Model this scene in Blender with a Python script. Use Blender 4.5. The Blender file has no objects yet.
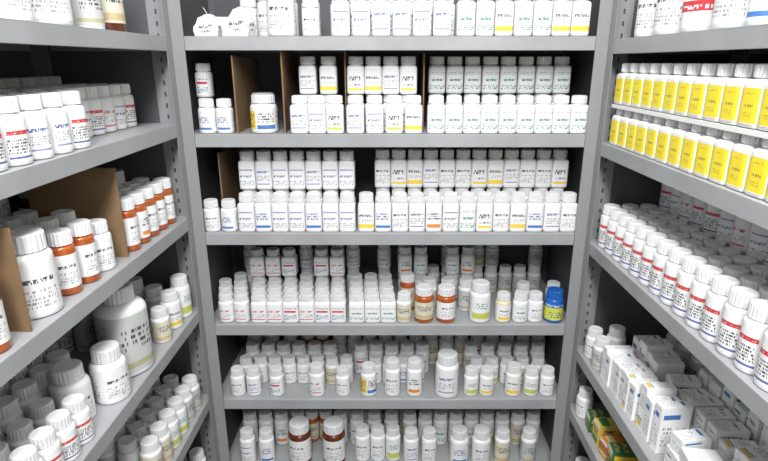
import bpy, math, random
from mathutils import Vector
random.seed(7)
S=bpy.context.scene
S.view_settings.view_transform='Standard'
S.view_settings.gamma=.92
COL=S.collection
H=1.55            # eye height
F=534.0; TH=math.radians(17.5); c=math.cos(TH); s=math.sin(TH)
D=1.256           # distance of the facing unit
FX=.485           # half aisle width
EPS=.0005

# ------------------------------------------------------------ materials
def newmat(name):
    m=bpy.data.materials.new(name); m.use_nodes=True
    return m,m.node_tree,m.node_tree.nodes['Principled BSDF']
def plain(name,col,rough=.4,spec=.5,noise=0.0,scale=40,metal=0,coat=0,bump=0):
    m,nt,b=newmat(name)
    b.inputs['Roughness'].default_value=rough
    b.inputs['Metallic'].default_value=metal
    b.inputs['Coat Weight'].default_value=coat
    tc=nt.nodes.new('ShaderNodeTexCoord'); n=nt.nodes.new('ShaderNodeTexNoise')
    n.inputs['Scale'].default_value=scale; n.inputs['Detail'].default_value=4
    nt.links.new(tc.outputs['Object'],n.inputs['Vector'])
    r=nt.nodes.new('ShaderNodeValToRGB')
    lo=[x*(1-noise) for x in col]; hi=[min(1,x*(1+noise)) for x in col]
    r.color_ramp.elements[0].color=(*lo,1); r.color_ramp.elements[1].color=(*hi,1)
    r.color_ramp.elements[0].position=.3; r.color_ramp.elements[1].position=.7
    nt.links.new(n.outputs['Fac'],r.inputs['Fac'])
    nt.links.new(r.outputs['Color'],b.inputs['Base Color'])
    if bump:
        bp=nt.nodes.new('ShaderNodeBump'); bp.inputs['Strength'].default_value=bump; bp.inputs['Distance'].default_value=.002
        nt.links.new(n.outputs['Fac'],bp.inputs['Height']); nt.links.new(bp.outputs['Normal'],b.inputs['Normal'])
    return m
SG=(.355,.36,.37)
M_shelf=plain('grey_painted_steel',SG,.42,noise=.08,scale=9)
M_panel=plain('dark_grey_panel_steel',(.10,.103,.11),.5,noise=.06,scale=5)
M_white=plain('white_plastic',(.80,.80,.805),.35,noise=.01)
M_cap=plain('white_cap_plastic',(.72,.72,.73),.4,noise=.01)
M_amber=plain('amber_plastic',(.42,.105,.022),.18,noise=.25,scale=60,coat=.5)
M_brown=plain('dark_amber_plastic',(.13,.032,.012),.18,noise=.25,scale=60,coat=.5)
M_blue=plain('blue_plastic',(.02,.13,.45),.3,noise=.03)
M_cream=plain('cream_plastic',(.74,.66,.42),.35,noise=.02)
M_card=plain('corrugated_cardboard',(.25,.16,.088),.9,noise=.12,scale=25,bump=.2)
M_paper=plain('white_card_paper',(.78,.78,.76),.8,noise=.02,scale=20)
M_wall=plain('painted_wall',(.62,.62,.60),.8,noise=.03,scale=3,bump=.1)
M_floor=plain('vinyl_floor',(.32,.31,.29),.5,noise=.15,scale=12)
M_ceil=plain('ceiling_paint',(.75,.75,.74),.9,noise=.03,scale=5)

def post_mat():
    m,nt,b=newmat('slotted_post_steel')
    N=nt.nodes.new; L=nt.links.new
    tc=N('ShaderNodeTexCoord'); sp=N('ShaderNodeSeparateXYZ'); L(tc.outputs['Object'],sp.inputs[0])
    def mt(op,a,bv):
        n=N('ShaderNodeMath'); n.operation=op
        for i,v in enumerate((a,bv)):
            if v is None: continue
            if isinstance(v,(int,float)): n.inputs[i].default_value=v
            else: L(v,n.inputs[i])
        return n.outputs[0]
    d=mt('ABSOLUTE',mt('SUBTRACT',sp.outputs['Y'],.026),None)
    a=mt('LESS_THAN',d,.0022)
    f=mt('FRACT',mt('MULTIPLY',sp.outputs['Z'],1/.025),None)
    g=mt('LESS_THAN',f,.42)
    k=mt('MULTIPLY',a,g)
    mx=N('ShaderNodeMix'); mx.data_type='RGBA'; L(k,mx.inputs['Factor'])
    mx.inputs['A'].default_value=(*[q*.82 for q in SG],1); mx.inputs['B'].default_value=(.07,.07,.07,1)
    L(mx.outputs['Result'],b.inputs['Base Color']); b.inputs['Roughness'].default_value=.42
    return m
M_post=post_mat()

SEED=[0]
def labelmat(name,base,elems,rough=.45):
    SEED[0]+=1
    m,nt,b=newmat(name); N=nt.nodes.new; L=nt.links.new
    uv=N('ShaderNodeTexCoord'); sp=N('ShaderNodeSeparateXYZ'); L(uv.outputs['UV'],sp.inputs[0])
    U,V=sp.outputs['X'],sp.outputs['Y']
    def mt(op,a,bv=None):
        n=N('ShaderNodeMath'); n.operation=op
        for i,v in enumerate((a,bv)):
            if v is None: continue
            if isinstance(v,(int,float)): n.inputs[i].default_value=v
            else: L(v,n.inputs[i])
        return n.outputs[0]
    def rng(x,a,bb): return mt('MULTIPLY',mt('GREATER_THAN',x,a),mt('LESS_THAN',x,bb))
    cur=None
    for q,e in enumerate(elems):
        kind,u0,u1,v0,v1=e[:5]
        mask=mt('MULTIPLY',rng(U,u0,u1),rng(V,v0,v1))
        if kind=='t':
            cols,rows,dens,colr=e[5:9]
            vv=mt('MULTIPLY',mt('SUBTRACT',V,v0),rows/(v1-v0))
            gate=mt('LESS_THAN',mt('FRACT',vv),.62)
            cx=N('ShaderNodeCombineXYZ'); L(mt('FLOOR',mt('MULTIPLY',U,cols)),cx.inputs[0]); L(mt('FLOOR',mt('MULTIPLY',vv,3.0 if rows<=2 else 1.0)),cx.inputs[1])
            cx.inputs[2].default_value=SEED[0]*7+q
            wn=N('ShaderNodeTexWhiteNoise'); wn.noise_dimensions='3D'; L(cx.outputs[0],wn.inputs['Vector'])
            mask=mt('MULTIPLY',mask,mt('MULTIPLY',gate,mt('LESS_THAN',wn.outputs['Value'],dens)))
        else: colr=e[5]
        mx=N('ShaderNodeMix'); mx.data_type='RGBA'; L(mask,mx.inputs['Factor'])
        if cur is None: mx.inputs['A'].default_value=(*base,1)
        else: L(cur,mx.inputs['A'])
        mx.inputs['B'].default_value=(*colr,1); cur=mx.outputs['Result']
    L(cur,b.inputs['Base Color']); b.inputs['Roughness'].default_value=rough
    return m
W=(.80,.80,.805); K=(.10,.10,.115); G=(.33,.33,.35); NV=(.11,.14,.38); PU=(.30,.27,.54); RD=(.58,.05,.06)
GN=(.08,.30,.23); YL=(.83,.60,.08); OR=(.72,.28,.06); BL=(.09,.21,.52); TN=(.56,.45,.27); PK=(.62,.22,.32)
def sides(col=G): return [('t',.04,.30,.1,.9,130,8,.38,col),('t',.70,.96,.1,.9,130,8,.38,col)]
LAB={
 'navy':(labelmat('label_navy',W,sides()+[('t',.39,.60,.62,.77,130,1,.58,NV),('t',.38,.62,.28,.54,140,4,.45,G),('b',.39,.61,.13,.18,PU)]),'navy print'),
 'plain':(labelmat('label_plain',W,sides()+[('t',.39,.60,.60,.74,130,1,.55,K),('t',.38,.62,.12,.50,140,5,.43,G)]),'small black print'),
 'hand':(labelmat('label_hand',W,sides()+[('t',.40,.59,.50,.80,90,1,.55,K),('t',.41,.6,.28,.40,110,1,.5,K),('b',.39,.61,.08,.18,YL)]),'bold black lettering'),
 'green':(labelmat('label_green',W,sides()+[('t',.40,.60,.46,.62,120,1,.66,GN),('t',.38,.62,.74,.88,140,2,.42,G),('t',.38,.62,.10,.32,140,3,.45,GN)]),'green print'),
 'violet':(labelmat('label_violet',W,sides()+[('b',.39,.61,.73,.78,PU),('t',.39,.60,.44,.58,120,1,.58,NV),('t',.38,.62,.1,.32,140,3,.45,G)]),'violet stripe'),
 'yellowband':(labelmat('label_yellow_band',W,sides()+[('b',.36,.64,.08,.25,YL),('t',.39,.60,.57,.73,130,1,.55,K),('t',.38,.62,.32,.48,140,2,.43,G)]),'yellow stripe'),
 'blueband':(labelmat('label_blue_band',W,sides()+[('b',.38,.62,.09,.20,BL),('t',.39,.60,.44,.76,130,3,.5,NV)]),'blue stripe'),
 'orange':(labelmat('label_orange',W,sides()+[('b',.39,.61,.1,.25,OR),('t',.39,.61,.46,.76,130,3,.48,K)]),'orange patch'),
 'red':(labelmat('label_red',W,sides()+[('b',.40,.60,.57,.68,RD),('t',.39,.61,.12,.44,130,4,.45,NV),('t',.39,.61,.78,.88,130,1,.45,K)]),'red patch'),
 'bigred':(labelmat('label_big_red',W,sides()+[('b',.30,.70,.30,.50,RD),('t',.32,.68,.34,.46,100,1,.35,W),('t',.36,.64,.6,.85,110,2,.48,K)]),'broad red panel'),
 'redblue':(labelmat('label_red_blue',W,sides()+[('b',.38,.62,.66,.76,RD),('t',.39,.61,.69,.73,110,1,.3,W),('b',.37,.63,.08,.13,NV),('t',.37,.63,.20,.58,130,5,.46,K)]),'red and navy bands'),
 'pink':(labelmat('label_pink',W,sides()+[('t',.39,.60,.58,.75,115,1,.62,(.55,.06,.1)),('b',.38,.62,.1,.17,PK),('t',.38,.62,.25,.5,140,4,.43,G)]),'red print'),
 'yellow':(labelmat('label_yellow',W,[('t',.06,.32,.1,.9,130,8,.4,G),('t',.68,.94,.1,.9,130,8,.4,G),('b',.378,.622,.03,.95,(.86,.70,.035)),('t',.44,.57,.44,.56,120,1,.55,(.25,.22,.08)),('t',.43,.56,.2,.34,140,2,.45,(.42,.35,.06)),('t',.43,.57,.78,.86,140,1,.42,(.42,.35,.06))]),'bright yellow label panel'),
 'tan':(labelmat('label_tan',(.66,.62,.51),sides()+[('t',.37,.63,.5,.8,120,3,.5,K),('b',.3,.7,.06,.24,TN)]),'tan print'),
 'lime':(labelmat('label_lime',W,sides()+[('b',.35,.65,.08,.34,(.54,.58,.14)),('t',.39,.60,.52,.80,120,3,.5,GN)]),'lime green panel'),
 'grey':(labelmat('label_grey',(.54,.55,.54),sides()+[('t',.37,.63,.4,.8,130,4,.45,K),('b',.32,.68,.08,.18,(.45,.42,.26))]),'grey print'),
 'blue':(labelmat('label_blue',(.03,.16,.5),[('t',.30,.70,.80,.95,90,1,.55,W),('b',.12,.88,.06,.74,(.62,.64,.10)),('t',.38,.62,.2,.55,90,3,.5,(.03,.1,.35))]),'yellow-green label'),
 'jar':(labelmat('label_jar',W,sides()+[('b',.27,.45,.1,.9,YL),('t',.29,.44,.2,.8,130,6,.42,K),('b',.47,.70,.1,.28,BL),('t',.48,.68,.4,.85,120,4,.45,K)]),'yellow and blue label'),
}
# ------------------------------------------------------------ mesh helpers
def mesh(name,verts,faces,mats,uvs=None,smooth=False):
    me=bpy.data.meshes.new(name); me.from_pydata(verts,[],faces); 
    for m in (mats if isinstance(mats,list) else [mats]): me.materials.append(m)
    if uvs:
        l=me.uv_layers.new(name='UVMap')
        for i,uv in enumerate(uvs): l.data[i].uv=uv
    if smooth:
        for p in me.polygons: p.use_smooth=True
    me.update(); return me
def boxes(name,bl,mat):
    v=[];f=[]
    for (x0,x1,y0,y1,z0,z1) in bl:
        o=len(v)
        v+=[(x0,y0,z0),(x1,y0,z0),(x1,y1,z0),(x0,y1,z0),(x0,y0,z1),(x1,y0,z1),(x1,y1,z1),(x0,y1,z1)]
        f+=[tuple(o+i for i in q) for q in ((0,3,2,1),(4,5,6,7),(0,1,5,4),(1,2,6,5),(2,3,7,6),(3,0,4,7))]
    return mesh(name,v,f,mat)
def addobj(name,me,parent=None,loc=(0,0,0),rot=0):
    o=bpy.data.objects.new(name,me); COL.objects.link(o); o.location=loc; o.rotation_euler=(0,0,rot)
    if parent: o.parent=parent
    return o
def top(o,label,cat,group=None):
    o['label']=label; o['category']=cat
    if group: o['group']=group
def rr(a,e): return (abs(math.cos(a))**e+abs(math.sin(a))**e)**(-1/e)

NS=32
def rings_mesh(name,rings,mat,n=NS,closeb=True,closet=True,smooth=True,rib=None):
    v=[];f=[]
    for k,(z,r,e) in enumerate(rings):
        for i in range(n):
            a=math.pi/2+2*math.pi*i/n
            q=r*rr(a,e)
            if rib and rib[0]<=k<=rib[1] and i%2: q-=rib[2]
            v.append((q*math.cos(a),q*math.sin(a),z))
    for k in range(len(rings)-1):
        for i in range(n):
            j=(i+1)%n; f.append((k*n+i,k*n+j,(k+1)*n+j,(k+1)*n+i))
    if closeb: f.append(tuple(range(n-1,-1,-1)))
    if closet: f.append(tuple((len(rings)-1)*n+i for i in range(n)))
    me=mesh(name,v,f,mat,smooth=smooth)
    for p in me.polygons:
        if len(p.vertices)>4: p.use_smooth=False
    return me
def label_mesh(name,hw,e,z0,z1,mat,n=NS):
    v=[];f=[];uv=[]
    for z in (z0,z1):
        for i in range(n):
            a=math.pi/2+2*math.pi*i/n; q=(hw+.0003)*rr(a,e); v.append((q*math.cos(a),q*math.sin(a),z))
    for i in range(n):
        j=(i+1)%n; f.append((i,j,n+j,n+i)); uv+=[(i/n,0),((i+1)/n,0),((i+1)/n,1),(i/n,1)]
    return mesh(name,v,f,mat,uv,smooth=True)
# shape: name, width, height, exponent, cap radius, cap height, body mat, cap mat, words
SH={
 'sq':('square_pill_bottle',.0408,.0865,8,.0180,.018,M_white,M_cap,'small square white pill bottle'),
 'sqs':('square_pill_bottle',.0405,.0770,8,.0176,.017,M_white,M_cap,'short square white pill bottle'),
 'sq3':('square_pill_bottle',.0400,.096,8,.0177,.021,M_white,M_cap,'tall square white pill bottle'),
 'rd':('pill_bottle',.0395,.079,2.3,.0172,.018,M_white,M_cap,'small round white pill bottle'),
 'rdt':('tall_pill_bottle',.0435,.105,2.3,.0192,.022,M_white,M_cap,'tall round white pill bottle'),
 'rds':('slim_pill_bottle',.0405,.102,2.3,.0185,.021,M_white,M_cap,'slim round white pill bottle'),
 'rdb':('pill_bottle',.0430,.090,2.3,.0190,.020,M_white,M_cap,'round white pill bottle'),
 'yl':('square_pill_bottle',.0430,.0850,8,.0182,.018,M_white,M_cap,'square white pill bottle'),
 'md':('tall_pill_bottle',.0540,.108,2.2,.0230,.024,M_white,M_cap,'medium round white pill bottle'),
 'ml':('large_pill_bottle',.0610,.106,2.2,.0245,.024,M_white,M_cap,'broad round white pill bottle'),
 'jar':('pill_bottle',.0620,.088,2.2,.0275,.019,M_white,M_cap,'squat wide white pill jar'),
 'lg':('large_pill_bottle',.0640,.125,2.2,.0275,.026,M_white,M_cap,'large round white pill bottle'),
 'tub':('large_pill_bottle',.0820,.130,2.2,.0360,.024,M_white,M_cap,'wide white plastic tub'),
 'xl':('large_pill_bottle',.0900,.183,2.6,.0300,.030,M_white,M_cap,'oversized white pill bottle'),
 'am':('amber_pill_bottle',.0410,.105,2,.0190,.022,M_amber,M_cap,'amber plastic pill bottle'),
 'amw':('amber_pill_bottle',.0510,.096,2,.0230,.021,M_amber,M_cap,'wide amber plastic pill bottle'),
 'aml':('amber_pill_bottle',.0650,.132,2,.0290,.027,M_brown,M_cap,'large dark amber pill bottle'),
 'bl':('blue_pill_bottle',.0490,.088,2,.0210,.020,M_blue,M_blue,'blue plastic pill bottle'),
 'cr':('pill_bottle',.0400,.079,2,.0170,.018,M_cream,M_cap,'small cream pill bottle'),
}
BODY={};CAP={};LBL={}
def prof(k):
    nm,w,h,e,cr,ch=SH[k][:6]; hw=w/2; sh=(hw-cr*.8)*.75+.002; zs=h-ch-sh-.0022
    return hw,h,e,cr,ch,sh,zs
for k,(nm,w,h,e,cr,ch,bm,cm,wd) in SH.items():
    hw,h,e,cr,ch,sh,zs=prof(k); nr=cr*.86
    R=[(0,hw*.88,e),(h*.012,hw*.97,e),(h*.03,hw,e),(zs,hw,e)]
    for i in range(1,6):
        t=i/5*math.pi/2; R.append((zs+sh*math.sin(t),nr+(hw-nr)*math.cos(t),e+(2-e)*(i/5)**1.5))
    R.append((zs+sh+.004,nr,2))
    BODY[k]=rings_mesh('bottle_body_'+k,R,bm)
    zc=h-ch
    C=[(zc,cr*.97,2),(zc+.001,cr,2),(h-.0025,cr*.985,2),(h-.0008,cr*.93,2),(h,cr*.84,2),(h,cr*.70,2),(h-.0006,cr*.66,2)]
    CAP[k]=rings_mesh('bottle_cap_'+k,C,cm,n=44,rib=(1,2,.0013),smooth=False)
def lblmesh(k,l):
    if (k,l) not in LBL:
        hw,h,e,cr,ch,sh,zs=prof(k); amb=SH[k][0].startswith('amber')
        LBL[(k,l)]=label_mesh('bottle_label_%s_%s'%(k,l),hw,e,h*(.12 if amb else .06),zs-(.007 if amb else .0015),LAB[l][0])
    return LBL[(k,l)]
COUNT={}
def proj(x,y,z):
    t=y*c-z*s; up=(y*s+z*c)
    return 390+F*x/t, 230.5-F*up/t
def bottle(k,l,x,y,z,rot,group,where):
    nm=SH[k][0]; w,h=SH[k][1:3]
    u,v0=proj(x,y,z+h); _,v1=proj(x,y,z)
    if u<-70 or u>838 or v1<-25 or v0>500: return
    o=addobj(nm,None,None,(x,y,z+H+EPS),rot); o.empty_display_size=.02
    top(o,'%s, %s, %s'%(SH[k][8],LAB[l][1],where),'pill bottle',group)
    addobj('body',BODY[k],o); addobj('cap',CAP[k],o); addobj('paper_label',lblmesh(k,l),o)
    COUNT[nm]=COUNT.get(nm,0)+1
    return o
def T(y,z): return y*c-z*s
def XU(u,y,z): return (u-390)/F*T(y,z)
def pick(l): return l if isinstance(l,str) else random.choice(l)
def jr(a=10): return math.radians(random.uniform(-a,a))
SHELF='on steel shelf'; STK='stacked up'
def brow(zs,u0,u1,k,labs,dy,tiers=1,group='',skip=0.0,extra=.0012,where=SHELF,wob=0):
    w=SH[k][1]; h=SH[k][2]; y=D+dy
    x0,x1=XU(u0,y,zs+h/2),XU(u1,y,zs+h/2)
    n=max(1,int((x1-x0)/(w+extra)+.25)); p=max((x1-x0)/n,w+.0011)
    for i in range(n):
        if random.random()<skip: continue
        x=x0+p*(i+.5)
        if abs(x)+w/2>.480: continue
        l=pick(labs if not (isinstance(labs,list) and labs and labs[0]=='seq') else labs[1+i%(len(labs)-1)])
        yy=y+random.uniform(-wob,wob)
        tt=tiers if tiers>=0 else random.choice((1,-tiers))
        for t in range(tt):
            bottle(k,l,x+random.uniform(-.0001,.0001),yy,zs+(h+EPS)*t,jr(.6 if SH[k][3]>3 else 14),group,
                   where if t==0 else STK)
def bone(zs,u,k,l,dy,group,where=SHELF):
    y=D+dy; bottle(k,l,XU(u,y,zs+SH[k][2]/2),y,zs,jr(12),group,where)
def srow(sg,zs,dx,y0,y1,k,labs,tiers=1,group='',skip=0,extra=.002,where=SHELF,gap=0):
    w=SH[k][1]; h=SH[k][2]; x=sg*(FX+dx)
    n=max(1,int((y1-y0)/(w+extra)+.1)); p=(y1-y0)/n
    for i in range(n):
        if random.random()<skip: continue
        y=y0+p*(i+.5); l=pick(labs)
        for t in range(tiers):
            bottle(k,l,x+random.uniform(-.0004,.0004),y,zs+(h+EPS+gap)*t,(-sg)*math.pi/2+jr(.8 if SH[k][3]>3 else 14)+(0 if SH[k][3]>3 else sg*.3),group,
                   where if t==0 else STK)
def sone(sg,zs,dx,y,k,l,group,where=SHELF):
    bottle(k,l,sg*(FX+dx),y,zs,(-sg)*math.pi/2+jr(15)+sg*.5,group,where)

# ------------------------------------------------------------ shelving units
def unit(name,Lh,depth,zs,loc,rot,label):
    r=addobj(name,None,None,loc,rot); top(r,label,'shelving unit')
    ht=1.95; fl=.028; sd=.05; th=.0018
    def post(sx,back):
        if back: bl=[(min(0,-sx*fl),max(0,-sx*fl),-th,0,0,ht),(min(0,-sx*th),max(0,-sx*th),-sd,-th,0,ht)]
        else: bl=[(min(0,-sx*fl),max(0,-sx*fl),0,th,0,ht),(min(0,-sx*th),max(0,-sx*th),th,sd,0,ht)]
        return boxes('post',bl,M_post)
    for sx in (-1,1):
        addobj('post',post(sx,False),r,(sx*Lh,0,0))
        addobj('post',post(sx,True),r,(sx*Lh,depth,0))
        a=sx*(Lh-th); b_=sx*(Lh-th-.001)
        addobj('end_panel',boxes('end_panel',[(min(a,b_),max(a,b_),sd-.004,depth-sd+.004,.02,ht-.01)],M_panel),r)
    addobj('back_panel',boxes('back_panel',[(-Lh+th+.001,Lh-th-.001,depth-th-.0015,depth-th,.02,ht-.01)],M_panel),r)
    lip=.030
    for z in zs:
        zt=z+H; i=Lh-fl-.0006; w=Lh-th-.0016
        bl=[(-w,w,.0035,depth-.006,zt-.0015,zt),
            (-i,i,0,.0035,zt-.0015,zt),
            (-i,i,0,.0015,zt-lip,zt-.0015),
            (-i,i,.0015,.014,zt-lip,zt-lip+.0015),
            (-i,i,.0125,.014,zt-lip+.0015,zt-lip+.008),
            (-w,w,depth-.008,depth-.006,zt-lip,zt-.0015),
            (-w,-w+.0015,.053,depth-.052,zt-lip,zt-.0015),(w-.0015,w,.053,depth-.052,zt-lip,zt-.0015)]
        m=boxes('shelf',bl,M_shelf); o=addobj('shelf',m,r)
        bv=o.modifiers.new('soft','BEVEL'); bv.width=.0005; bv.segments=1
    return r
ZB=[.055,-.161,-.404,-.655,-.882,-1.113,-1.42]
ZL=[.053,-.134,-.357,-.600,-.860,-1.10,-1.42]
ZR=[.047,-.176,-.417,-.711,-.889,-1.13,-1.42]
DEP=.32
unit('shelving_unit',FX,DEP,ZB,(0,D,0),0,'grey steel shelving unit packed with white pill bottles')
LY=.914/2; CY=D-.001-LY
unit('shelving_unit',LY,DEP,ZL,(-FX,CY,0),math.pi/2,'grey steel shelving unit with amber and white bottles')
unit('shelving_unit',LY,DEP,ZR,(FX,CY,0),-math.pi/2,'grey steel shelving unit with yellow-labelled bottles and cartons')

# ------------------------------------------------------------ room
def struct(n,b,m):
    o=addobj(n,boxes(n,[b],m)); o['kind']='structure'; o['label']=n.replace('_',' '); return o
BX=FX+DEP+.012; BY=D+DEP+.012
struct('floor',(-BX-.1,BX+.1,-2.6,BY+.1,-.05,0),M_floor)
struct('ceiling',(-BX-.1,BX+.1,-2.6,BY+.1,2.75,2.8),M_ceil)
struct('wall_back',(-BX-.1,BX+.1,BY,BY+.1,0,2.75),M_wall)
struct('wall_left',(-BX-.1,-BX,-2.6,BY,0,2.75),M_wall)
struct('wall_right',(BX,BX+.1,-2.6,BY,0,2.75),M_wall)

# ------------------------------------------------------------ cardboard dividers and cartons
def sheet(path,h0,h1,z,label,th=.003,group='cardboard dividers'):
    ox,oy=path[0]; n=len(path); v=[];f=[]
    dirs=[]
    for i in range(n):
        a=path[max(0,i-1)]; b_=path[min(n-1,i+1)]
        d=Vector((b_[0]-a[0],b_[1]-a[1])).normalized(); dirs.append(Vector((-d.y,d.x))*th/2)
    for i,(px,py) in enumerate(path):
        hh=h0+(h1-h0)*i/(n-1)
        for sgn in (-1,1):
            q=dirs[i]*sgn
            v.append((px-ox+q.x,py-oy+q.y,0)); v.append((px-ox+q.x,py-oy+q.y,hh))
    for i in range(n-1):
        a=i*4;b_=a+4
        f+=[(a,b_,b_+1,a+1),(a+2,a+3,b_+3,b_+2),(a+1,b_+1,b_+3,a+3),(a,a+2,b_+2,b_)]
    f+=[(0,1,3,2),((n-1)*4,(n-1)*4+2,(n-1)*4+3,(n-1)*4+1)]
    o=addobj('cardboard_divider',mesh('cardboard_divider',v,f,M_card),None,(ox,oy,z+H+EPS))
    top(o,label,'cardboard divider',group)
CM={}
def carton(w,d,h,mat,loc,rot,label,rx=0):
    key=(round(w,4),round(d,4),round(h,4),mat.name)
    x,y=w/2,d/2
    if key not in CM:
        v=[];f=[];uv=[]
        def quad(p,t=False):
            o=len(v); v.extend(p); f.append((o,o+1,o+2,o+3)); uv.extend([(.33,0),(.67,0),(.67,1),(.33,1)])
        quad([(-x,-y,0),(x,-y,0),(x,-y,h),(-x,-y,h)]); quad([(x,-y,0),(x,y,0),(x,y,h),(x,-y,h)])
        quad([(x,y,0),(-x,y,0),(-x,y,h),(x,y,h)]); quad([(-x,y,0),(-x,-y,0),(-x,-y,h),(-x,y,h)])
        quad([(-x,-y,h),(x,-y,h),(x,y,h),(-x,y,h)]); quad([(-x,y,0),(x,y,0),(x,-y,0),(-x,-y,0)])
        CM[key]=(mesh('carton_body',v,f,mat,uv),boxes('tuck_flap',[(-x+.001,x-.001,-y-.0005,-y-.0001,h-.010,h-.001)],M_white))
    r=addobj('medicine_carton',None,None,(loc[0],loc[1],loc[2]+H+EPS),rot); top(r,label,'carton','medicine cartons on the shelf')
    r.rotation_euler=(rx,0,rot)
    addobj('box_body',CM[key][0],r); addobj('tuck_flap',CM[key][1],r)
    return r
HW=labelmat('handwriting_paper',(.74,.74,.73),[('t',.2,.8,.40,.62,44,1,.40,(.12,.12,.15)),('t',.3,.7,.2,.32,60,1,.38,(.14,.14,.18))])
def bag(w,d,h,x,y,z,rot,label):
    rnd=random.Random(int(x*1000)); n=7; v=[];f=[];uv=[]
    idx={}
    def P(i,j,k):
        if (i,j,k) in idx: return idx[(i,j,k)]
        a,b_,t=i/n-.5,j/n-.5,k/n
        pin=1-.45*max(0,t-.45)/.55; px=1-.18*max(0,t-.5)
        bul=1+.10*math.sin(t*math.pi)
        q=.12 if 0<k else 0
        p=(a*w*px*bul+rnd.uniform(-q,q)*w*.25, b_*d*pin*bul+rnd.uniform(-q,q)*d*.4, t*h*(1-.35*(2*abs(a))**4*t+.18*a)+ (rnd.uniform(-.03,.03)*h if k else 0))
        idx[(i,j,k)]=len(v); v.append(p); return idx[(i,j,k)]
    for a in range(n):
        for b_ in range(n):
            for q in ((P(a,0,b_),P(a+1,0,b_),P(a+1,0,b_+1),P(a,0,b_+1)),(P(a+1,n,b_),P(a,n,b_),P(a,n,b_+1),P(a+1,n,b_+1)),
                      (P(n,a,b_),P(n,a+1,b_),P(n,a+1,b_+1),P(n,a,b_+1)),(P(0,a+1,b_),P(0,a,b_),P(0,a,b_+1),P(0,a+1,b_+1)),
                      (P(a,b_,n),P(a+1,b_,n),P(a+1,b_+1,n),P(a,b_+1,n)),(P(a,b_+1,0),P(a+1,b_+1,0),P(a+1,b_,0),P(a,b_,0))):
                f.append(q); uv+=[(a/n,b_/n),((a+1)/n,b_/n),((a+1)/n,(b_+1)/n),(a/n,(b_+1)/n)]
    o=addobj('crumpled_paper_bag',mesh('crumpled_paper_bag',v,f,HW,uv),None,(x,y,z+H+EPS),rot)
    top(o,label,'paper bag','paper bags on the top shelf')
def opencarton(w,d,h,x,y,z,rot):
    t=.001; a,b=w/2,d/2
    r=addobj('open_carton',None,None,(x,y,z+H+EPS),rot); top(r,'small open white carton with raised flaps on shelf','carton')
    addobj('box_body',boxes('open_carton_body',[(-a,a,-b,b,0,t),(-a,a,-b,-b+t,t,h),(-a,a,b-t,b,t,h),(-a,-a+t,-b+t,b-t,t,h),(a-t,a,-b+t,b-t,t,h)],M_paper),r)
    for sx in (-1,1):
        fl=addobj('flap',boxes('open_carton_flap',[(0,t,-b+t,b-t,0,.022)],M_paper),r,(sx*a-(t if sx>0 else 0),0,h)); fl.rotation_euler=(0,sx*.5,0)

# ============================================================ FACING UNIT
z=ZB[0]; g='bottles on the top shelf'
y=D+.045
bag(.050,.04,.046,XU(207,y,z+.03),y,z,.1,'small crumpled white paper bag with handwritten marks')
bag(.054,.04,.060,XU(240,y,z+.03),y,z,-.2,'crumpled white paper bag with handwriting beside bottles')
opencarton(.05,.045,.045,XU(222,D+.10,z),D+.10,z,.25)
brow(z,240,256,'rdb','plain',.13,1,g)
bone(z,281,'lg','plain',.045,g); bone(z,311,'rd','plain',.03,g)
brow(z,256,322,'rdt','plain',.12,1,g)
brow(z,331,452,'sq3',['navy','violet'],.03,1,g); brow(z,456,589,'sq3',['green','green','yellowband'],.03,1,g)
brow(z,331,452,'sq3','navy',.08,1,g); brow(z,456,586,'sq3','green',.08,1,g)

z=ZB[1]; g='bottles on the second shelf'
brow(z,199,216,'rd','blueband',.03,1,g); brow(z,199,216,'rd','red',.085,2,g)
bone(z,225,'rd','blueband',.032,g)
bone(z,264,'jar','jar',.04,g); bone(z,264,'jar','tan',.12,g)
brow(z,291,343,'sq',['seq','navy','violet','hand'],.03,1,g)
brow(z,346,423,'sq',['seq','navy','violet','hand','yellowband'],.03,1,g)
brow(z,427,584,'sq','green',.03,1,g)
brow(z,300,340,'sq',['seq','navy','yellowband'],.078,2,g)
brow(z,348,416,'sq',['seq','hand','yellowband','navy'],.078,2,g)
brow(z,427,566,'sq','green',.115,2,g)
cb='upright brown cardboard divider between pill bottles'
x=XU(236,D,z); sheet([(x,D+.017),(x-.003,D+.10),(x+.004,D+.25)],.175,.17,z,cb)
x=XU(284,D,z); sheet([(x,D+.017),(x-.004,D+.08),(x-.002,D+.25)],.19,.185,z,cb)
x=XU(344.5,D,z); sheet([(x,D+.062),(x+.001,D+.15),(x+.001,D+.25)],.19,.185,z,cb)
x=XU(424.5,D,z); sheet([(x,D+.062),(x,D+.15),(x-.001,D+.25)],.18,.18,z,cb)

z=ZB[2]; g='bottles on the third shelf'
brow(z,203,221,'rd','plain',.03,1,g); brow(z,221,238,'rd','blueband',.03,1,g)
brow(z,239,356,'sq3',['seq','violet','blueband','violet'],.03,1,g)
brow(z,358,576,'sq3',['seq','yellowband','blueband','plain','navy','orange','violet','green','hand','plain','yellowband','blueband','navy','plain'],.03,1,g)
brow(z,243,356,'sq3',['seq','violet','navy','violet'],.078,2,g)
brow(z,375,562,'sq3',['seq','plain','hand','yellowband','navy','plain'],.10,2,g)
y=D+.056; x=XU(225,y,z); sheet([(x,y),(x-.002,D+.10),(x-.004,D+.25)],.19,.18,z,cb)

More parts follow.
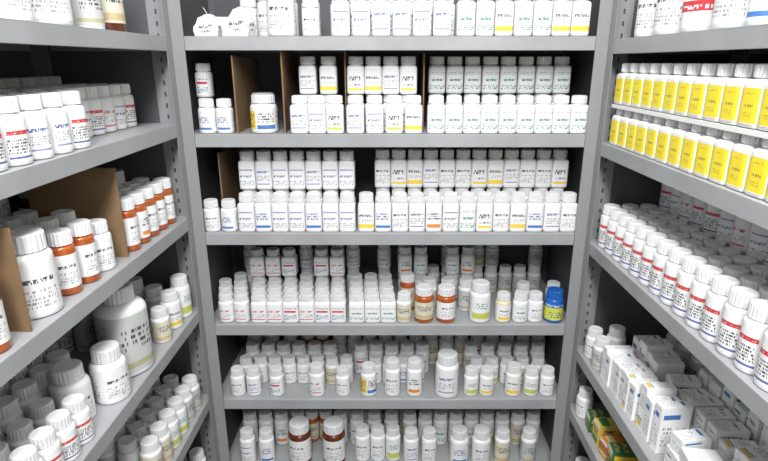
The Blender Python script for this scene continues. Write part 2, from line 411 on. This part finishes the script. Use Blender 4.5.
z=ZB[3]; g='bottles on the fourth shelf'
for i,dy in enumerate((.03,.074,.118,.162)):
    brow(z,219,249,'rd','pink',dy,1,g)
    brow(z,252,346,'sqs',['red','pink','pink'],dy,1 if i<3 else -2,g,skip=0 if i==0 else .08)
    brow(z,349,393,'sqs','green',dy,1,g)
brow(z,226,262,'rd','navy',.215,2,g); brow(z,300,392,'rd',['navy','green'],.215,2,g,skip=.1)
bone(z,404,'rd','tan',.03,g); bone(z,424,'amw','tan',.033,g); bone(z,446,'amw','plain',.033,g)
bone(z,480,'md','lime',.035,g); bone(z,503,'cr','yellowband',.03,g); bone(z,520,'rd','green',.03,g)
bone(z,535,'rd','plain',.032,g); bone(z,554,'bl','blue',.032,g)
brow(z,397,418,'am',['tan'],.10,1,g); brow(z,420,475,'rdb',['grey','tan','green'],.10,1,g); brow(z,500,560,'rd',['grey','plain'],.10,1,g,skip=.3)
brow(z,397,490,'rd',['grey','green','orange'],.17,2,g,skip=.1); brow(z,397,555,'rd',['grey','tan'],.225,-2,g,skip=.15)

z=ZB[4]; g='bottles on the fifth shelf'
for u,k,l in ((238,'rd','plain'),(254,'rd','navy'),(277,'rd','red'),(317,'rdb','pink'),(343,'rd','plain'),(368.5,'rdb','jar'),(392.5,'rdt','plain'),(414.5,'rdt','orange'),(447,'lg','navy'),(471,'rd','lime'),(486.5,'rd','yellowband'),(513,'rdb','yellowband'),(531,'rd','lime'),(547,'rd','plain')):
    bone(z,u,k,l,.034,g)
brow(z,240,425,'rd',['pink','plain','navy','tan','blueband'],.095,1,g,skip=.12,wob=.006); brow(z,468,545,'rd',['lime','tan','plain'],.09,1,g)
brow(z,246,430,'rdb',['red','plain','grey','tan'],.15,1,g,skip=.1,wob=.003); brow(z,462,545,'rdb',['lime','tan','green'],.145,1,g,skip=.1)
brow(z,246,300,'rdt',['red','grey'],.20,1,g); brow(z,302,330,'am',['tan'],.20,1,g); brow(z,332,545,'rdt',['red','plain','grey','tan'],.20,1,g,skip=.1)
brow(z,256,530,'rdt',['grey','tan'],.26,1,g,skip=.2)
z=ZB[5]; g='bottles on the lowest visible shelf'
for u,k,l in ((248,'rdt','violet'),(267,'rdt','blueband'),(300,'aml','plain'),(334,'aml','plain'),(411,'rdt','navy'),(429,'rdt','plain'),(459,'md','blueband'),(481,'md','plain'),(502,'rdt','tan'),(528,'rdt','grey')):
    bone(z,u,k,l,.038,g)
brow(z,355,400,'rdt',['plain','lime'],.05,1,g)
brow(z,243,290,'rdt',['orange','red'],.12,1,g); brow(z,292,330,'am',['tan','orange'],.13,1,g); brow(z,332,400,'rdt',['plain','blueband','tan'],.12,1,g,skip=.1); brow(z,402,540,'rdt',['lime','tan','green'],.12,1,g,skip=.1)
brow(z,243,540,'rdt',['plain','tan','grey'],.18,1,g,skip=.1); brow(z,250,530,'rdt',['red','tan','grey'],.25,1,g,skip=.1)

# ============================================================ LEFT UNIT
z=ZL[0]; g='bottles on the side top shelf'
for y,dx,k,l in ((.60,.05,'lg','plain'),(.70,.055,'lg','plain'),(.80,.045,'md','plain'),(.89,.055,'tub','plain'),(1.00,.045,'md','grey'),(1.08,.05,'aml','tan')):
    sone(-1,z,dx,y,k,l,g)
srow(-1,z,.15,.55,.95,'lg',['plain','navy','grey'],1,g)
z=ZL[1]; g='bottles on the side second shelf'
srow(-1,z,.030,.60,.90,'rdb',['redblue','navy','redblue'],1,g)
srow(-1,z,.080,.60,.90,'rdb',['redblue','navy'],1,g)
srow(-1,z,.155,.60,.86,'md','plain',1,g)
srow(-1,z,.215,.60,.86,'rd','plain',2,g)
for dx in (.09,.135,.18):
    srow(-1,z,dx,.93,1.20,'rdb',['violet','redblue','pink'],1,g)
srow(-1,z,.235,.93,1.20,'rdt',['grey','plain'],1,g)
z=ZL[2]; g='bottles on the side third shelf'
sone(-1,z,.030,.615,'am','plain',g); sone(-1,z,.075,.60,'am','plain',g)
sone(-1,z,.042,.728,'lg','plain',g); sone(-1,z,.038,.800,'am','plain',g); sone(-1,z,.034,.850,'am','plain',g); sone(-1,z,.036,.903,'rdb','plain',g)
srow(-1,z,.095,.79,.935,'rdt',['plain','tan'],1,g)
srow(-1,z,.16,.66,.93,'rdt',['plain','grey'],1,g); srow(-1,z,.21,.60,.93,'rd',['plain','grey'],2,g)
srow(-1,z,.035,.985,1.215,'am',['plain','orange','plain'],1,g)
srow(-1,z,.082,.985,1.215,'am',['plain','tan'],1,g)
srow(-1,z,.140,.99,1.215,'lg',['plain','pink'],1,g)
srow(-1,z,.215,.99,1.215,'aml',['plain','red'],1,g)
sheet([(-FX-.017,.963),(-FX-.09,.962),(-FX-.18,.955)],.172,.176,z,'wide brown cardboard divider beside amber bottles')
sheet([(-FX-.012,.665),(-FX-.06,.668),(-FX-.13,.655)],.15,.15,z,'brown cardboard divider beside a large white bottle')
z=ZL[3]; g='bottles on the side fourth shelf'
sone(-1,z,.052,.965,'xl','grey',g); sone(-1,z,.068,.800,'ml','plain',g); sone(-1,z,.036,.866,'ml','plain',g)
sone(-1,z,.030,1.205,'rdt','lime',g); sone(-1,z,.032,1.145,'rdb','yellowband',g); sone(-1,z,.078,1.04,'am','orange',g); sone(-1,z,.080,1.175,'rdb','grey',g)
sone(-1,z,.030,1.080,'rd','tan',g)
srow(-1,z,.125,.60,.89,'rdb',['redblue','violet'],1,g)
srow(-1,z,.172,.60,.89,'rdb',['redblue','violet'],1,g); srow(-1,z,.225,.62,1.2,'rdt',['redblue','plain'],1,g)
srow(-1,z,.130,1.02,1.21,'rdt',['grey','tan'],1,g); srow(-1,z,.178,1.02,1.21,'rdt',['grey','tan'],1,g)
srow(-1,z,.030,.60,.765,'rd',['redblue','redblue','red'],1,g)
srow(-1,z,.075,.60,.76,'rd',['redblue','redblue','red'],1,g)
z=ZL[4]; g='bottles on the side fifth shelf'
for dx in (.03,.078,.126,.174): srow(-1,z,dx,.93,1.215,'rdb',['grey','lime','tan'],1,g)
z=ZL[5]; g='bottles on the side lowest shelf'
for dx in (.035,.085): srow(-1,z,dx,1.05,1.215,'rdt',['plain','grey'],1,g)

# ============================================================ RIGHT UNIT
z=ZR[0]; g='bottles on the side top shelf'
for y,dx,k,l in ((1.15,.045,'lg','plain'),(1.068,.055,'tub','plain'),(.970,.055,'tub','bigred'),(.875,.055,'tub','plain'),(.80,.045,'md','blueband'),(.735,.045,'md','blueband'),(.67,.045,'md','navy')):
    sone(1,z,dx,y,k,l,g)
srow(1,z,.14,.6,1.2,'lg',['plain','navy'],1,g)
z=ZR[1]; g='yellow-labelled bottles on the side shelf'
srow(1,z,.030,.60,1.215,'yl','yellow',2,g,extra=.0009,gap=.0030); srow(1,z,.077,.60,1.215,'yl','yellow',2,g,extra=.0009,gap=.0030)
o=addobj('card_layer_sheet',boxes('card_layer_sheet',[(-.047,.047,-.3075,.3075,0,.0016),(-.047,-.0464,-.3075,.3075,-.006,0)],M_paper),None,(FX+.0545,.9075,z+H+EPS+.0850+.0007))
top(o,'thin white card sheet between two tiers of bottles','card sheet')
z=ZR[2]; g='red-labelled bottles on the side shelf'
for dx in (.028,.0705,.113): srow(1,z,dx,.60,1.215,'rds','redblue',1,g,extra=.0012)
srow(1,z,.160,.62,1.215,'rdb',['redblue','violet','pink'],2,g); srow(1,z,.207,.62,1.215,'rdb',['redblue','violet'],2,g)
z=ZR[3]; g='bottles on the side fourth shelf'
sone(1,z,.028,1.195,'rd','plain',g); sone(1,z,.028,1.145,'rd','grey',g); sone(1,z,.075,1.18,'rdb','plain',g)
srow(1,z,.225,.99,1.21,'rdb',['blueband','plain'],1,g)
CL={}
def cm(n,elems,words,base=(.90,.90,.90)):
    CL[n]=(labelmat('carton_'+n,base,elems),words)
cm('yellow',[('b',.35,.60,.08,.20,YL),('b',.35,.60,.22,.26,BL),('t',.37,.63,.50,.8,130,4,.4,G)],'yellow stripe')
cm('blue',[('b',.36,.55,.74,.84,BL),('t',.37,.63,.15,.6,130,5,.38,G)],'blue stripe')
cm('red',[('b',.38,.42,.68,.84,RD),('t',.37,.63,.15,.5,130,5,.38,G),('t',.46,.60,.66,.8,120,1,.5,K)],'red square')
cm('text',[('t',.37,.60,.66,.82,120,1,.5,NV),('t',.37,.63,.15,.55,130,6,.36,G)],'fine grey print')
cm('plain',[('t',.38,.60,.36,.6,130,3,.4,(.5,.5,.52))],'sparse faint print')
rc=random.Random(3)
def crow(dx,y0,y1,d,hs,wr,names,zz=z,lift=0,yaw=.03,gap=.0025):
    y=y0
    while y-wr[0]>y1:
        w=rc.uniform(*wr); h=rc.choice(hs); n=rc.choice(names)
        carton(round(w,3),d,h,CL[n][0],(FX+dx+rc.uniform(0,.004),y-w/2,zz+lift),-math.pi/2+rc.uniform(-yaw,yaw),'small white medicine carton with %s'%CL[n][1])
        y-=w+gap
crow(.042,1.105,.94,.060,(.074,.078,.082),(.018,.025),['yellow','plain','yellow','text','blue'])
crow(.046,.928,.82,.058,(.088,.100),(.020,.026),['text','red','blue','yellow'],yaw=.09,gap=.0065)
crow(.042,.805,.62,.060,(.052,),(.024,.030),['red','text','plain','yellow'])
crow(.042,.800,.62,.056,(.026,.034),(.028,.040),['text','plain','blue'],lift=.0528,yaw=.16,gap=.011)
crow(.112,1.12,.98,.058,(.09,.1,.11),(.022,.034),['red','text','plain','blue'])
crow(.114,.970,.62,.060,(.05,),(.030,.032),['text','blue','red'])
crow(.114,.964,.62,.056,(.036,.044,.052),(.026,.032),['text','red','text','yellow'],lift=.0508,yaw=.13,gap=.008)
crow(.182,.97,.62,.060,(.05,),(.034,.036),['text','plain'])
crow(.182,.965,.62,.056,(.058,.072),(.030,.036),['text','blue','plain'],lift=.0508,yaw=.08,gap=.006)
z=ZR[4]; g='bottles on the side fifth shelf'
sone(1,z,.025,1.20,'rd','plain',g)
RB=labelmat('carton_orange',(.62,.22,.03),[('b',.35,.65,.1,.3,(.7,.6,.3)),('t',.35,.65,.5,.85,80,2,.5,(.2,.05,.02))])
GB=labelmat('carton_dark_green',(.05,.15,.06),[('b',.35,.65,.6,.8,YL),('t',.35,.65,.1,.5,80,2,.5,(.7,.6,.2))])
YB=labelmat('carton_yellow_box',(.72,.55,.12),[('b',.35,.65,.1,.35,(.08,.25,.1)),('t',.35,.65,.5,.85,80,2,.5,(.15,.1,.05))])
for i,(m,d) in enumerate(((GB,'dark green carton with yellow band on shelf'),(YB,'yellow carton with green band on shelf'),(RB,'orange carton with dark lettering on shelf'),(GB,'dark green carton with yellow band on shelf'),(YB,'yellow carton with green band on shelf'))):
    carton(.034,.085,.045+.012*(i%2),m,(FX+.058,1.14-i*.046,z),-math.pi/2+.12*(i%3-1),d)
srow(1,z,.15,.95,1.21,'rdb',['blueband','plain'],1,g)
z=ZR[5]; srow(1,z,.035,1.05,1.215,'rdt',['plain','tan'],1,'bottles on the side lowest shelf')

# ------------------------------------------------------------ light + camera
def area(name,loc,sx,sy,e,rx=0):
    l=bpy.data.lights.new(name,'AREA'); l.shape='RECTANGLE'; l.size=sx; l.size_y=sy; l.energy=e; l.color=(.985,.995,1)
    o=bpy.data.objects.new(name,l); COL.objects.link(o); o.location=loc; o.rotation_euler=(rx,0,0); return o
area('ceiling_light',(0,.12,2.70),.3,1.0,31)
area('ceiling_light',(0,-.7,2.60),.4,.7,42,math.radians(42))
w=bpy.data.worlds.new('World'); S.world=w; w.use_nodes=True
w.node_tree.nodes['Background'].inputs[0].default_value=(.96,.98,1,1); w.node_tree.nodes['Background'].inputs[1].default_value=.58
cam=bpy.data.cameras.new('camera'); co=bpy.data.objects.new('camera',cam); COL.objects.link(co)
co.location=(0,0,H); co.rotation_euler=(math.pi/2-TH,0,0); cam.sensor_width=36; cam.lens=F/768*36; cam.shift_x=-6/768; cam.clip_start=.01
S.camera=co
print('COUNT',COUNT,sum(COUNT.values()))
